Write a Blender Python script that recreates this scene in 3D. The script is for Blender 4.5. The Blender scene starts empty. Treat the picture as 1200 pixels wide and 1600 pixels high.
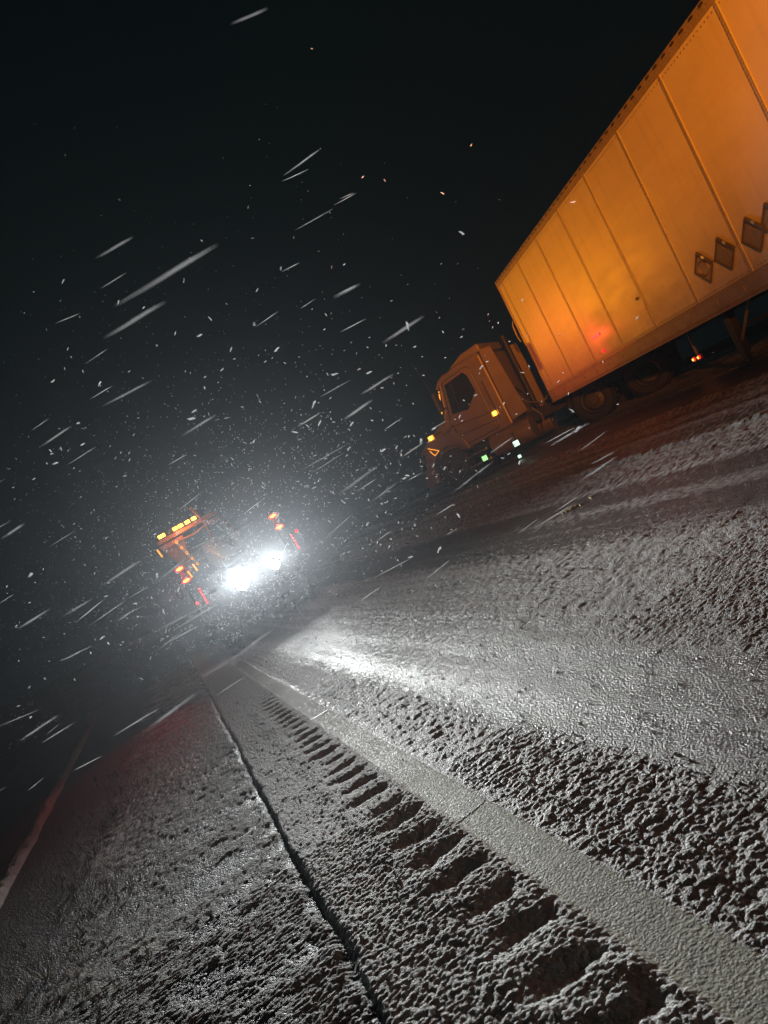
import bpy, bmesh, math, random
import numpy as np
from mathutils import Vector, Matrix

# ------------------------------------------------------------------ camera, world, exposure
SC = bpy.context.scene
COL = SC.collection
H = 1.5                                    # camera height above the shoulder
YAW = math.atan2(375, 1150)                # camera looks right of the road direction (+Y)
ROLL = math.radians(26.5)
F = Vector((math.sin(YAW), math.cos(YAW), 0)); R = Vector((math.cos(YAW), -math.sin(YAW), 0)); U = Vector((0, 0, 1))
cr, sr = math.cos(ROLL), math.sin(ROLL)
Xc = R * cr - U * sr; Yc = R * sr + U * cr; Zc = -F
cam_d = bpy.data.cameras.new('camera'); cam = bpy.data.objects.new('camera', cam_d); COL.objects.link(cam)
M = Matrix((Xc, Yc, Zc)).transposed().to_4x4(); M.translation = Vector((0, 0, H)); cam.matrix_world = M
cam_d.sensor_fit = 'VERTICAL'; cam_d.sensor_height = 36; cam_d.lens = 1150 / 1600 * 36
cam_d.dof.use_dof = True; cam_d.dof.focus_distance = 6.0; cam_d.dof.aperture_fstop = 9.0
cam_d.clip_start = 0.05; cam_d.clip_end = 2000
SC.camera = cam

w = bpy.data.worlds.new('World'); SC.world = w; w.use_nodes = True
bg = w.node_tree.nodes['Background']
bg.inputs[0].default_value = (0.30, 0.72, 0.80, 1); bg.inputs[1].default_value = 0.0046
SC.view_settings.view_transform = 'Standard'; SC.view_settings.look = 'None'
SC.view_settings.exposure = 0.0; SC.view_settings.gamma = 1.0
SC.render.engine = 'CYCLES'
cy = SC.cycles
cy.use_denoising = True
try: cy.denoiser = 'OPENIMAGEDENOISE'
except Exception: pass
cy.max_bounces = 4; cy.diffuse_bounces = 2; cy.glossy_bounces = 2; cy.transmission_bounces = 3
cy.volume_bounces = 1; cy.transparent_max_bounces = 6
cy.sample_clamp_indirect = 4.0
cy.caustics_reflective = False; cy.caustics_refractive = False

WHITE_LIGHT = 17000.0; AMBER_BAR = 3600.0; AMBER_NEAR = 20000.0

def spot(name, loc, target, power, color, angle, blend=1.0, radius=0.06, parent=None):
    d = bpy.data.lights.new(name, 'SPOT'); d.energy = power; d.color = color
    d.spot_size = math.radians(angle); d.spot_blend = blend; d.shadow_soft_size = radius
    o = bpy.data.objects.new(name, d); COL.objects.link(o)
    loc = Vector(loc); q = (Vector(target) - loc).to_track_quat('-Z', 'Y')
    o.matrix_world = Matrix.Translation(loc) @ q.to_matrix().to_4x4()
    if parent: o.parent = parent; o.matrix_parent_inverse = parent.matrix_world.inverted()
    return o
def beam_pattern(o, stops):
    """the lens throws more light level than down: strength by the sine of the elevation of the ray"""
    d = o.data; d.use_nodes = True; nt = d.node_tree; n = nt.nodes; L = nt.links
    em = n['Emission']; ge = n.new('ShaderNodeNewGeometry'); sx = n.new('ShaderNodeSeparateXYZ')
    L.new(ge.outputs['Incoming'], sx.inputs[0])
    cu = n.new('ShaderNodeFloatCurve'); c = cu.mapping.curves[0]
    mr = n.new('ShaderNodeMapRange'); mr.inputs[1].default_value = -1; mr.inputs[2].default_value = 1
    L.new(sx.outputs[2], mr.inputs[0]); L.new(mr.outputs[0], cu.inputs['Value']); L.new(cu.outputs[0], em.inputs['Strength'])
    pts = [((s_ + 1) / 2, v) for s_, v in stops]
    c.points[0].location = pts[0]; c.points[1].location = pts[-1]
    for p_ in pts[1:-1]: c.points.new(*p_)
    for p_ in c.points: p_.handle_type = 'VECTOR'
    cu.mapping.update()
WHITE_BEAM = [(-1, 0.002), (-0.5, 0.012), (-0.35, 0.03), (-0.25, 0.022), (-0.18, 0.05), (-0.14, 0.14), (-0.118, 0.40), (-0.098, 0.95), (-0.05, 1.0), (0.05, 1.0), (0.2, 0.55), (0.4, 0.25), (1, 0.2)]
def point(name, loc, power, color, radius=0.05, parent=None):
    d = bpy.data.lights.new(name, 'POINT'); d.energy = power; d.color = color; d.shadow_soft_size = radius
    o = bpy.data.objects.new(name, d); COL.objects.link(o); o.location = loc
    if parent: o.parent = parent; o.matrix_parent_inverse = parent.matrix_world.inverted()
    return o

rnd = random.Random(11)

# ------------------------------------------------------------------ materials
def mat(name, color=(0.5, 0.5, 0.5), rough=0.6, metal=0.0, var=0.15, scale=8.0, bump=0.0, bscale=60.0,
        emit=None, estr=0.0, spec=0.5, dirt=None, coat=0.0):
    m = bpy.data.materials.new(name); m.use_nodes = True
    nt = m.node_tree; n = nt.nodes; L = nt.links; p = n['Principled BSDF']
    p.inputs['Roughness'].default_value = rough; p.inputs['Metallic'].default_value = metal
    p.inputs['Specular IOR Level'].default_value = spec
    p.inputs['Coat Weight'].default_value = coat
    tc = n.new('ShaderNodeTexCoord')
    no = n.new('ShaderNodeTexNoise'); no.inputs['Scale'].default_value = scale; no.inputs['Detail'].default_value = 6
    L.new(tc.outputs['Object'], no.inputs['Vector'])
    mx = n.new('ShaderNodeMix'); mx.data_type = 'RGBA'
    mx.inputs[6].default_value = (*[c * (1 - var) for c in color], 1)
    mx.inputs[7].default_value = (*[min(1, c * (1 + var)) for c in color], 1)
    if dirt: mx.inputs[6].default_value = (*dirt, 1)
    L.new(no.outputs['Fac'], mx.inputs[0]); L.new(mx.outputs[2], p.inputs['Base Color'])
    if bump:
        nb = n.new('ShaderNodeTexNoise'); nb.inputs['Scale'].default_value = bscale; nb.inputs['Detail'].default_value = 4
        L.new(tc.outputs['Object'], nb.inputs['Vector'])
        b = n.new('ShaderNodeBump'); b.inputs['Strength'].default_value = bump; b.inputs['Distance'].default_value = 0.01
        L.new(nb.outputs['Fac'], b.inputs['Height']); L.new(b.outputs['Normal'], p.inputs['Normal'])
    if emit:
        p.inputs['Emission Color'].default_value = (*emit, 1); p.inputs['Emission Strength'].default_value = estr
    return m

def snow_mat(name, lo, hi, grain=0.5, gscale=260.0, rough=0.55, spec=0.3, glint=0.0, contrast=(0.25, 0.75), tint=None):
    """dark ground showing between snow; the split follows the mesh attribute 'snow' roughened by noise"""
    m = bpy.data.materials.new(name); m.use_nodes = True
    nt = m.node_tree; n = nt.nodes; L = nt.links; p = n['Principled BSDF']
    tc = n.new('ShaderNodeTexCoord')
    at = n.new('ShaderNodeAttribute'); at.attribute_name = 'snow'
    n1 = n.new('ShaderNodeTexNoise'); n1.inputs['Scale'].default_value = 45; n1.inputs['Detail'].default_value = 8; n1.inputs['Roughness'].default_value = 0.7
    n2 = n.new('ShaderNodeTexNoise'); n2.inputs['Scale'].default_value = gscale; n2.inputs['Detail'].default_value = 3
    vo = n.new('ShaderNodeTexVoronoi'); vo.inputs['Scale'].default_value = 95; vo.feature = 'SMOOTH_F1'; L.new(tc.outputs['Object'], vo.inputs['Vector'])
    n3 = n.new('ShaderNodeTexNoise'); n3.inputs['Scale'].default_value = 1.3; n3.inputs['Detail'].default_value = 4
    for q in (n1, n2, n3): L.new(tc.outputs['Object'], q.inputs['Vector'])
    a1 = n.new('ShaderNodeMath'); a1.operation = 'MULTIPLY_ADD'; a1.inputs[1].default_value = 0.9; L.new(n1.outputs['Fac'], a1.inputs[0]); L.new(at.outputs['Fac'], a1.inputs[2])
    a2 = n.new('ShaderNodeMath'); a2.operation = 'MULTIPLY_ADD'; a2.inputs[1].default_value = 0.35; L.new(n3.outputs['Fac'], a2.inputs[0]); L.new(a1.outputs[0], a2.inputs[2])
    mr = n.new('ShaderNodeMapRange'); mr.inputs[1].default_value = 0.625 + contrast[0]; mr.inputs[2].default_value = 0.625 + contrast[1]
    L.new(a2.outputs[0], mr.inputs[0])
    mx = n.new('ShaderNodeMix'); mx.data_type = 'RGBA'; mx.inputs[6].default_value = (*lo, 1); mx.inputs[7].default_value = (*hi, 1)
    L.new(mr.outputs[0], mx.inputs[0]); L.new(mx.outputs[2], p.inputs['Base Color'])
    p.inputs['Specular IOR Level'].default_value = spec
    rr = n.new('ShaderNodeMapRange'); rr.inputs[3].default_value = rough - 0.20; rr.inputs[4].default_value = rough + 0.10
    L.new(mr.outputs[0], rr.inputs[0]); L.new(rr.outputs[0], p.inputs['Roughness'])
    b = n.new('ShaderNodeBump'); b.inputs['Strength'].default_value = grain; b.inputs['Distance'].default_value = 0.0075
    ad = n.new('ShaderNodeMath'); ad.operation = 'ADD'; L.new(n2.outputs['Fac'], ad.inputs[0]); L.new(n1.outputs['Fac'], ad.inputs[1])
    av = n.new('ShaderNodeMath'); av.operation = 'MULTIPLY_ADD'; av.inputs[1].default_value = -1.6; L.new(vo.outputs['Distance'], av.inputs[0]); L.new(ad.outputs[0], av.inputs[2])
    L.new(av.outputs[0], b.inputs['Height']); L.new(b.outputs['Normal'], p.inputs['Normal'])
    return m

# ------------------------------------------------------------------ object helpers
def tag(o, label=None, cat=None, group=None, kind=None):
    if label: o['label'] = label
    if cat: o['category'] = cat
    if group: o['group'] = group
    if kind: o['kind'] = kind
    return o
def empty(name, mw, label, cat):
    o = bpy.data.objects.new(name, None); COL.objects.link(o); o.matrix_world = mw
    o.empty_display_size = 0.3
    return tag(o, label, cat)

class MB:
    def __init__(s): s.v = []; s.f = []
    def add(s, vs, fs):
        b = len(s.v); s.v += [tuple(v) for v in vs]; s.f += [tuple(i + b for i in f) for f in fs]; return s
    def box(s, c, d, rot=None):
        c = Vector(c); d = Vector(d) / 2; q = rot or Matrix.Identity(3)
        vs = [c + q @ Vector((x * d.x, y * d.y, z * d.z)) for x in (-1, 1) for y in (-1, 1) for z in (-1, 1)]
        return s.add(vs, [(0, 1, 3, 2), (4, 6, 7, 5), (0, 4, 5, 1), (2, 3, 7, 6), (0, 2, 6, 4), (1, 5, 7, 3)])
    def prism(s, prof, a0, a1, axis='y'):
        """profile in the plane across the axis: axis y -> (x,z), axis x -> (y,z), axis z -> (x,y)"""
        def P(p, a):
            return {'y': (p[0], a, p[1]), 'x': (a, p[0], p[1]), 'z': (p[0], p[1], a)}[axis]
        n = len(prof); vs = [P(p, a0) for p in prof] + [P(p, a1) for p in prof]
        fs = [tuple(range(n)), tuple(range(2 * n - 1, n - 1, -1))] + [(i, i + n, (i + 1) % n + n, (i + 1) % n) for i in range(n)]
        return s.add(vs, fs)
    def cyl(s, p0, p1, r0, r1=None, n=14, caps=True):
        p0 = Vector(p0); p1 = Vector(p1); r1 = r0 if r1 is None else r1
        d = (p1 - p0).normalized(); a = d.orthogonal().normalized(); b = d.cross(a)
        vs = []
        for p, r in ((p0, r0), (p1, r1)):
            for i in range(n):
                t = 2 * math.pi * i / n; vs.append(p + a * (r * math.cos(t)) + b * (r * math.sin(t)))
        fs = [(i, (i + 1) % n, (i + 1) % n + n, i + n) for i in range(n)]
        if caps: fs += [tuple(range(n - 1, -1, -1)), tuple(range(n, 2 * n))]
        return s.add(vs, fs)
    def tube(s, pts, r, n=8):
        for a, b in zip(pts[:-1], pts[1:]): s.cyl(a, b, r, n=n)
        return s
    def lathe(s, prof, c, axis, n=28):
        """prof (radius, offset along the axis) round the axis through c"""
        c = Vector(c); d = Vector(axis).normalized(); a = d.orthogonal().normalized(); b = d.cross(a)
        vs = []; k = len(prof)
        for i in range(n):
            t = 2 * math.pi * i / n
            for r, h in prof: vs.append(c + d * h + a * (r * math.cos(t)) + b * (r * math.sin(t)))
        fs = [(i * k + j, ((i + 1) % n) * k + j, ((i + 1) % n) * k + j + 1, i * k + j + 1) for i in range(n) for j in range(k - 1)]
        return s.add(vs, fs)
    def build(s, name, m, parent=None, bevel=0.0, smooth=False, loc=None):
        me = bpy.data.meshes.new(name); me.from_pydata(s.v, [], s.f); me.materials.append(m)
        bm = bmesh.new(); bm.from_mesh(me); bmesh.ops.recalc_face_normals(bm, faces=bm.faces); bm.to_mesh(me); bm.free()
        if smooth:
            me.polygons.foreach_set('use_smooth', [True] * len(me.polygons))
            me.set_sharp_from_angle(angle=math.radians(40))
        o = bpy.data.objects.new(name, me); COL.objects.link(o)
        if parent: o.parent = parent
        if loc: o.location = loc
        if bevel:
            bv = o.modifiers.new('bevel', 'BEVEL'); bv.width = bevel; bv.segments = 2; bv.limit_method = 'ANGLE'; bv.angle_limit = math.radians(35)
        return o
def copy_tree(o, parent=None, loc=None):
    c = o.copy(); COL.objects.link(c)
    if parent is not None: c.parent = parent
    if loc is not None: c.location = loc
    for ch in list(o.children): copy_tree(ch, c)
    return c

# ------------------------------------------------------------------ noise for the ground relief
def _h(ix, iy, seed):
    h = (ix.astype(np.int64) * 374761393 + iy.astype(np.int64) * 668265263 + seed * 974634777) & 0xffffffff
    h = ((h ^ (h >> 13)) * 1274126177) & 0xffffffff
    h = ((h ^ (h >> 16)) * 2246822519) & 0xffffffff
    return ((h ^ (h >> 15)) & 0xffffff) / float(0xffffff)
def vnoise(x, y, sc, seed):
    x = x / sc; y = y / sc; ix = np.floor(x); iy = np.floor(y); fx = x - ix; fy = y - iy
    fx = fx * fx * (3 - 2 * fx); fy = fy * fy * (3 - 2 * fy)
    a = _h(ix, iy, seed); b = _h(ix + 1, iy, seed); c = _h(ix, iy + 1, seed); d = _h(ix + 1, iy + 1, seed)
    return (a * (1 - fx) + b * fx) * (1 - fy) + (c * (1 - fx) + d * fx) * fy
def fbm(x, y, sc, seed, o=4):
    r = 0; a = 0.5
    for k in range(o): r = r + a * vnoise(x + 17.3 * k, y - 9.1 * k, sc / 2 ** k, seed + k); a *= 0.5
    return r
def lumps(x, y, cell, seed, fill=1.0):
    """rounded crumbs of snow: the highest of nearby hemispheres, in units of their size"""
    gx = np.floor(x / cell); gy = np.floor(y / cell); best = np.zeros_like(x)
    for dx in (-1, 0, 1):
        for dy in (-1, 0, 1):
            cx = gx + dx; cy_ = gy + dy
            px = (cx + _h(cx, cy_, seed)) * cell; py = (cy_ + _h(cx, cy_, seed + 1)) * cell
            q = _h(cx, cy_, seed + 2)
            r = cell * (0.50 + 0.26 * q * q) * (_h(cx, cy_, seed + 3) < fill)
            e = 0.7 + 0.6 * _h(cx, cy_, seed + 4)
            d2 = ((x - px) * e) ** 2 + ((y - py) / e) ** 2
            hh = np.sqrt(np.maximum(0, r * r - d2))
            best = np.maximum(best, hh)
    return best / cell
def sstep(a, b, x):
    t = np.clip((x - a) / (b - a), 0, 1); return t * t * (3 - 2 * t)
def band(x, a, b, s): return sstep(a - s, a + s, x) * (1 - sstep(b - s, b + s, x))

def base_z(x, y):
    x = np.asarray(x, float); y = np.asarray(y, float)
    p = np.clip((x - 1.0) / 7.0, 0, 1)
    zb = 0.85 * p ** 1.3 + 0.03 * np.clip(x - 8, 0, 8)
    zb = zb * (1 + 0.02 * np.clip(y, -5, 26))
    zl = -0.16 * np.clip(-x - 2.9, 0, 5)
    return zb + zl
def gz(x, y): return float(base_z(x, y))

EL0, EL1 = 0.75, 0.955           # the painted edge line
def relief(x, y):
    """height of the snow above the pavement and how much of it is snow"""
    wob = (fbm(x * 0.2, y, 0.9, 40) - 0.47) * 0.16
    xa = x + wob
    wx = x + 0.012 * (fbm(x, y, 0.03, 301, 2) - .37); wy = y + 0.012 * (fbm(x, y, 0.03, 305, 2) - .37)
    L1 = lumps(wx, wy, 0.023, 1); L2 = lumps(wx + 3, wy + 1, 0.038, 11, 0.85); L3 = lumps(x - 2, y + 5, 0.013, 21); L4 = lumps(wx, wy, 0.075, 31, 0.4)
    L5 = lumps(wx + 7, wy * 0.8, 0.060, 35, 0.9); fy = sstep(3.0, 8.0, y)
    big = fbm(x, y, 0.5, 50); mid = fbm(x, y, 0.12, 60)
    z = np.zeros_like(x); s = np.zeros_like(x)
    # verge: rough turf and gravel under a thin crust
    wv = 1 - sstep(-0.02, 0.02, x - 0.03)
    vz = fy * 0.010 * L5 + 0.009 * L1 * (0.3 + 1.4 * mid) + 0.004 * L4 * big + 0.014 * (big - 0.45) + 0.009 * (mid - 0.45) + 0.002 * L3
    vs = 0.42 + 0.9 * (mid - 0.47) * 2 + 0.9 * (L1 - 0.50) + 1.0 * (big - 0.47) + 0.25 * band(x, -0.35, 0.02, 0.12)
    far_l = sstep(-1.75, -1.0, xa + (fbm(x, y, 0.6, 71) - 0.47) * 0.8)
    vs = vs * far_l - 0.9 * (1 - far_l)
    z += wv * vz * (0.35 + 0.65 * far_l); s += wv * vs
    # shoulder with rumble strip
    ws = band(x, 0.03, EL0, 0.022)
    ph = (y % 0.285) / 0.285
    rum = band(x + 0.02 * np.sin(9 * y), 0.36, 0.71, 0.05) * (1 - sstep(9.0, 11.5, y)) * (0.55 + 0.9 * vnoise(x * 0, y, 0.285, 77))
    pw = 0.095 + 0.05 * vnoise(x * 0, y, 0.285, 78); pit = np.exp(-((ph - 0.5 + 0.5 * (mid - .47)) / 0.17) ** 2) * np.exp(-(np.abs((x - 0.60 - 0.04 * (vnoise(x * 0, y, 0.285, 79) - .5)) / pw)) ** 2.5)
    pit = pit * (0.5 + 0.9 * big)
    sz = 0.0078 * L1 + 0.0045 * L2 * (0.25 + 0.75 * sstep(0.1, 0.35, x)) + 0.0018 * L3 + 0.005 * (mid - 0.45) + 0.008 * (big - 0.45)
    sz += fy * 0.006 * L5
    sz += rum * (0.005 - 0.021 * pit) + 0.004 * rum * (1 - pit) * (0.5 + mid)
    z += ws * (sz + 0.012); s += ws * (0.85 + 1.1 * (L1 - 0.50) + 0.3 * (L2 - 0.2) + 0.12 * rum - 0.30 * rum * pit)
    # crease between verge and shoulder
    cxx = 0.03 + 0.06 * (fbm(x * 0, y, 0.45, 81) - 0.47) + 0.02 * (mid - .47)
    cr_ = np.exp(-((x - cxx) / (0.013 + 0.018 * vnoise(x * 0, y, 0.25, 82))) ** 2)
    cr_ = cr_ * (0.45 + 0.8 * big); z -= 0.030 * cr_; s -= 0.8 * cr_
    lip = np.exp(-((x - cxx + 0.06) / 0.05) ** 2); z += 0.012 * lip * (big + mid - 0.95)
    # edge line, scoured smooth
    wl = band(x + 0.02 * (mid - .47), EL0, EL1, 0.022)
    z += wl * (0.008 + 0.0012 * L3 + 0.002 * (mid - 0.45) ); s += wl * (0.55 + 0.5 * (L3 - 0.48))
    # the carriageway: ridges of slush between wheel tracks
    wr = sstep(EL1 - 0.022, EL1 + 0.022, x)
    slush = band(xa, 0.97, 1.50, 0.14)
    track = band(xa, 1.55, 2.40, 0.22) + band(xa, 4.0, 5.2, 0.22) + band(xa, 7.6, 9.0, 0.3)
    rough = np.clip(1 - track, 0, 1)
    wide = band(xa, 2.3, 4.1, 0.3) + band(xa, 5.1, 7.7, 0.35) + sstep(8.8, 9.4, xa)
    lines = fbm(x, y * 0.02, 0.16, 95) - 0.47
    rz = slush * (0.0058 * L2 + 0.0056 * L1 + 0.005 * L4 + 0.006 * (mid - .45) + 0.004) + wide * (0.0056 * L1 + 0.0034 * L2 + 0.005 * (mid - .45) + 0.003) \
        + 0.0022 * L3 + (0.3 + 0.7 * rough) * fy * (0.0080 * L5 + 0.006 * (mid - .45)) + 0.009 * lines * rough * (1 + sstep(4, 12, y)) + 0.004 * (mid - 0.45) + 0.004 * lines
    ridge = np.exp(-((x - 6.15 - 0.05 * np.sin(y * .7)) / 0.08) ** 2) * 0.035 + np.exp(-((x - 7.55) / 0.12) ** 2) * 0.03
    z += wr * (rz + ridge * (0.5 + mid)); s += wr * (-0.08 - 0.25 * sstep(3.8, 4.6, x) + 0.5 * rough + slush * (0.62 + 0.9 * (L2 - 0.45) + 0.8 * (L1 - .50)) + wide * (0.3 + 1.1 * (L1 - 0.50)) + 1.8 * lines + fy * 1.1 * (L5 - .45) + 0.35 * (L3 - 0.48))
    return z, s

def sheet(name, xs, ys, m, kind='structure', detail=True):
    X, Y = np.meshgrid(xs, ys); x = X.ravel(); y = Y.ravel()
    z = base_z(x, y)
    if detail:
        dz, s = relief(x, y); z = z + dz
    else:
        dz, s = relief(x, y); z = z - 0.03; 
    nx = len(xs); ny = len(ys)
    me = bpy.data.meshes.new(name)
    co = np.stack([x, y, z], 1).astype(np.float32).ravel()
    me.vertices.add(nx * ny); me.vertices.foreach_set('co', co)
    i = np.arange(nx - 1)[None, :] + nx * np.arange(ny - 1)[:, None]
    q = np.stack([i, i + 1, i + nx + 1, i + nx], -1).reshape(-1, 4)
    nf = len(q)
    me.loops.add(nf * 4); me.loops.foreach_set('vertex_index', q.ravel().astype(np.int32))
    me.polygons.add(nf); me.polygons.foreach_set('loop_start', (np.arange(nf) * 4).astype(np.int32))
    me.polygons.foreach_set('use_smooth', np.ones(nf, bool))
    me.update(); me.materials.append(m)
    a = me.attributes.new('snow', 'FLOAT', 'POINT'); a.data.foreach_set('value', s.astype(np.float32))
    o = bpy.data.objects.new(name, me); COL.objects.link(o)
    if kind: o['kind'] = kind
    return o

def geo(a, b, k, mn=0.0):
    out = [a]
    while out[-1] < b: out.append(out[-1] + max(mn, k * out[-1]))
    return np.array(out)

m_verge = snow_mat('snow_crusted_turf', (0.030, 0.028, 0.022), (0.58, 0.58, 0.56), 1.0, 190, 0.7, 0.2, contrast=(0.0, 0.7))
m_should = snow_mat('shoulder_snow', (0.22, 0.215, 0.205), (0.80, 0.80, 0.78), 0.9, 230, 0.65, 0.2, contrast=(-0.3, 0.45))
m_line = snow_mat('edge_line_paint_under_snow', (0.42, 0.41, 0.29), (0.72, 0.71, 0.60), 0.5, 260, 0.72, 0.2)
m_road = snow_mat('slushy_asphalt', (0.13, 0.125, 0.12), (0.70, 0.69, 0.67), 1.0, 220, 0.5, 0.35, contrast=(-0.35, 0.55))
m_soil = mat('far_frozen_ground', (0.05, 0.048, 0.043), 0.85, var=0.5, scale=1.5, bump=0.6, bscale=20)

YS = np.concatenate([geo(1.25, 4.2, 0.0024), geo(4.25, 27.0, 0.0042)])
sheet('verge', np.concatenate([np.arange(-6.0, -2.0, 0.1), np.arange(-2.0, -0.1, 0.011), np.linspace(-0.1, 0.03, 16)]), YS, m_verge)
sheet('shoulder', np.linspace(0.03, EL0, 125), YS, m_should)
sheet('edge_line', np.linspace(EL0, EL1, 34), YS, m_line)
sheet('road', np.concatenate([np.linspace(EL1, 2.2, 208), np.arange(2.21, 5.0, 0.014), np.arange(5.0, 14.0, 0.035)]), YS, m_road)
# the ground goes on to the horizon on all sides
gx = np.concatenate([-np.geomspace(400, 7, 14), np.linspace(-6, 16, 45), np.geomspace(18, 400, 14)])
gy = np.concatenate([-np.geomspace(300, 4, 14), np.linspace(-3, 30, 67), np.geomspace(32, 600, 18)])
sheet('terrain', gx, gy, m_soil, detail=False)

def ground_z(x, y):
    a = np.array([float(x)]); b = np.array([float(y)])
    return float(base_z(a, b)[0] + relief(a, b)[0][0])

# transverse joints cut across the painted line
m_gap = mat('wet_joint', (0.02, 0.02, 0.02), 0.5)
for k, yy in enumerate((3.50, 7.25, 11.05)):
    b = MB(); pts = []
    n = 9
    for i in range(n + 1):
        xx = EL0 + 0.006 + (EL1 - EL0 - 0.012) * i / n
        pts.append((xx, yy + 0.004 * math.sin(i * 2.1 + k) + 0.03 * i / n))
    wd = 0.005 + 0.0012 * yy
    vs = [(x, y - wd, ground_z(x, y) + 0.0045) for x, y in pts] + [(x, y + wd, ground_z(x, y) + 0.0045) for x, y in pts]
    vs += [(x, y - wd, z - 0.01) for x, y, z in vs[:n + 1]] + [(x, y + 2 * wd, z - 0.01) for x, y, z in vs[:n + 1]]
    b.add(vs, [(i, i + 1, i + n + 2, i + n + 1) for i in range(n)])
    o = b.build('pavement_joint', m_gap); o['kind'] = 'structure'

# snow berm beyond the verge
m_berm = snow_mat('packed_berm_snow', (0.08, 0.075, 0.07), (0.42, 0.40, 0.37), 0.8, 120, 0.7, 0.2, contrast=(0.2, 0.8))
def berm():
    ys = geo(2.0, 26.0, 0.006, 0.02); cx = np.interp(ys, [2, 5.6, 11, 19, 26], [-2.15, -2.22, -2.40, -2.72, -3.1])
    K = 13; vs = []
    T, A = np.meshgrid(np.linspace(-1, 1, K), ys)
    wdt = 0.055 + 0.07 * fbm(A * 0, A, 0.7, 201)
    Xp = np.repeat(cx[:, None], K, 1) + T * wdt * (1 + 0.2 * fbm(T, A, 0.3, 202))
    hh = (0.02 + 0.09 * fbm(A * 0 + 3, A, 0.5, 203)) * (1 - T ** 2) ** 0.7
    hh += (1 - T ** 2) * (0.03 * lumps(Xp.ravel(), A.ravel(), 0.05, 205).reshape(A.shape) + 0.07 * (fbm(Xp, A, 0.1, 206) - 0.45))
    Zp = base_z(Xp, A) - 0.005 + hh
    me = bpy.data.meshes.new('snow_berm')
    co = np.stack([Xp, A, Zp], -1).reshape(-1, 3)
    q = [(i * K + j, i * K + j + 1, (i + 1) * K + j + 1, (i + 1) * K + j) for i in range(len(ys) - 1) for j in range(K - 1)]
    me.from_pydata(co.tolist(), [], q); me.materials.append(m_berm)
    a = me.attributes.new('snow', 'FLOAT', 'POINT'); a.data.foreach_set('value', np.full(len(co), 0.6, np.float32))
    me.polygons.foreach_set('use_smooth', [True] * len(q))
    o = bpy.data.objects.new('snow_berm', me); COL.objects.link(o)
    tag(o, 'narrow ridge of ploughed snow along the far left edge of the verge', 'snow berm', kind='stuff')
berm()

# dry grass poking through at the outer verge
m_grass = mat('dry_grass', (0.42, 0.38, 0.29), 0.8, var=0.4)
g = MB()
for t in range(170):
    y = 2.6 * (11 / 2.6) ** rnd.random(); x = -1.35 + rnd.gauss(0, 0.28)
    if x > -0.7: continue
    z = ground_z(x, y) - 0.005
    for k in range(rnd.randint(3, 7)):
        a = rnd.uniform(0, 6.28); hgt = rnd.uniform(0.03, 0.11); ln = rnd.uniform(0.01, 0.09); wd = 0.0011 + 0.0003 * y
        dx, dy = math.cos(a), math.sin(a); bx = x + rnd.gauss(0, 0.012); by = y + rnd.gauss(0, 0.012)
        px, py = -dy * wd, dx * wd
        g.add([(bx - px, by - py, z), (bx + px, by + py, z), (bx + dx * ln * .5 + px * .7, by + dy * ln * .5 + py * .7, z + hgt * .7), (bx + dx * ln * .5 - px * .7, by + dy * ln * .5 - py * .7, z + hgt * .7), (bx + dx * ln, by + dy * ln, z + hgt)],
              [(0, 1, 2, 3), (3, 2, 4)])
tag(g.build('dry_grass', m_grass), 'sparse dry grass blades poking through thin snow at the outer verge', 'grass', kind='stuff')

# loose crumbs of ice on the line and the road
m_ice = mat('dirty_ice', (0.45, 0.45, 0.43), 0.4, var=0.3)
g = MB()
def crumb(mb, x, y, z, r):
    vs = []
    for d in ((1, 0, 0), (-1, 0, 0), (0, 1, 0), (0, -1, 0), (0, 0, 1), (0, 0, -1)):
        vs.append(Vector((x, y, z)) + Vector(d) * r * rnd.uniform(0.6, 1.3))
    mb.add(vs, [(0, 2, 4), (2, 1, 4), (1, 3, 4), (3, 0, 4), (2, 0, 5), (1, 2, 5), (3, 1, 5), (0, 3, 5)])
for k in range(900):
    y = 1.4 * (16 / 1.4) ** rnd.random(); x = rnd.choice([rnd.uniform(0.1, 2.2), rnd.uniform(0.9, 7.5)])
    if EL0 - 0.05 < x < EL1 + 0.05 and rnd.random() < 0.9: continue
    crumb(g, x, y, ground_z(x, y) + 0.002, rnd.uniform(0.003, 0.009) * (1 + 0.05 * y))
tag(g.build('ice_crumbs', m_ice), 'loose crumbs of dirty ice scattered over the slushy road', 'ice', kind='stuff')

# traces of an old yellow lane mark showing through the slush
m_yel = mat('yellow_road_paint', (0.62, 0.42, 0.08), 0.5, var=0.3, scale=40)
def px2ground(px, py):
    u = 0.895 * (px - 600) - 0.446 * (py - 800); v = 0.446 * (px - 600) + 0.895 * (py - 800)
    d = F * 1150 + R * u - U * v; t = 0.0
    while t < 0.06:
        p = Vector((0, 0, H)) + d * t
        if p.z < base_z(p.x, p.y): return p
        t += 0.00002
    return None
g = MB()
for (px, py, s_) in ((886, 800, .07), (893, 796, .06), (900, 792, .05), (908, 790, .035), (880, 803, .03), (924, 778, .06)):
    p = px2ground(px, py)
    if p: 
        z = ground_z(p.x, p.y); ring = []
        for i in range(7):
            a = i / 7 * 6.28; ring.append((p.x + math.cos(a) * s_ * .45 * rnd.uniform(.5, 1), p.y + math.sin(a) * s_ * 1.3 * rnd.uniform(.5, 1)))
        vs = [(x, y, base_z(x, y) + 0.022) for x, y in ring] + [(x, y, base_z(x, y) + 0.0) for x, y in ring]
        g.add(vs, [tuple(range(7))] + [(i, (i + 1) % 7, (i + 1) % 7 + 7, i + 7) for i in range(7)])
o = g.build('lane_marking', m_yel); o['kind'] = 'structure'

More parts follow.
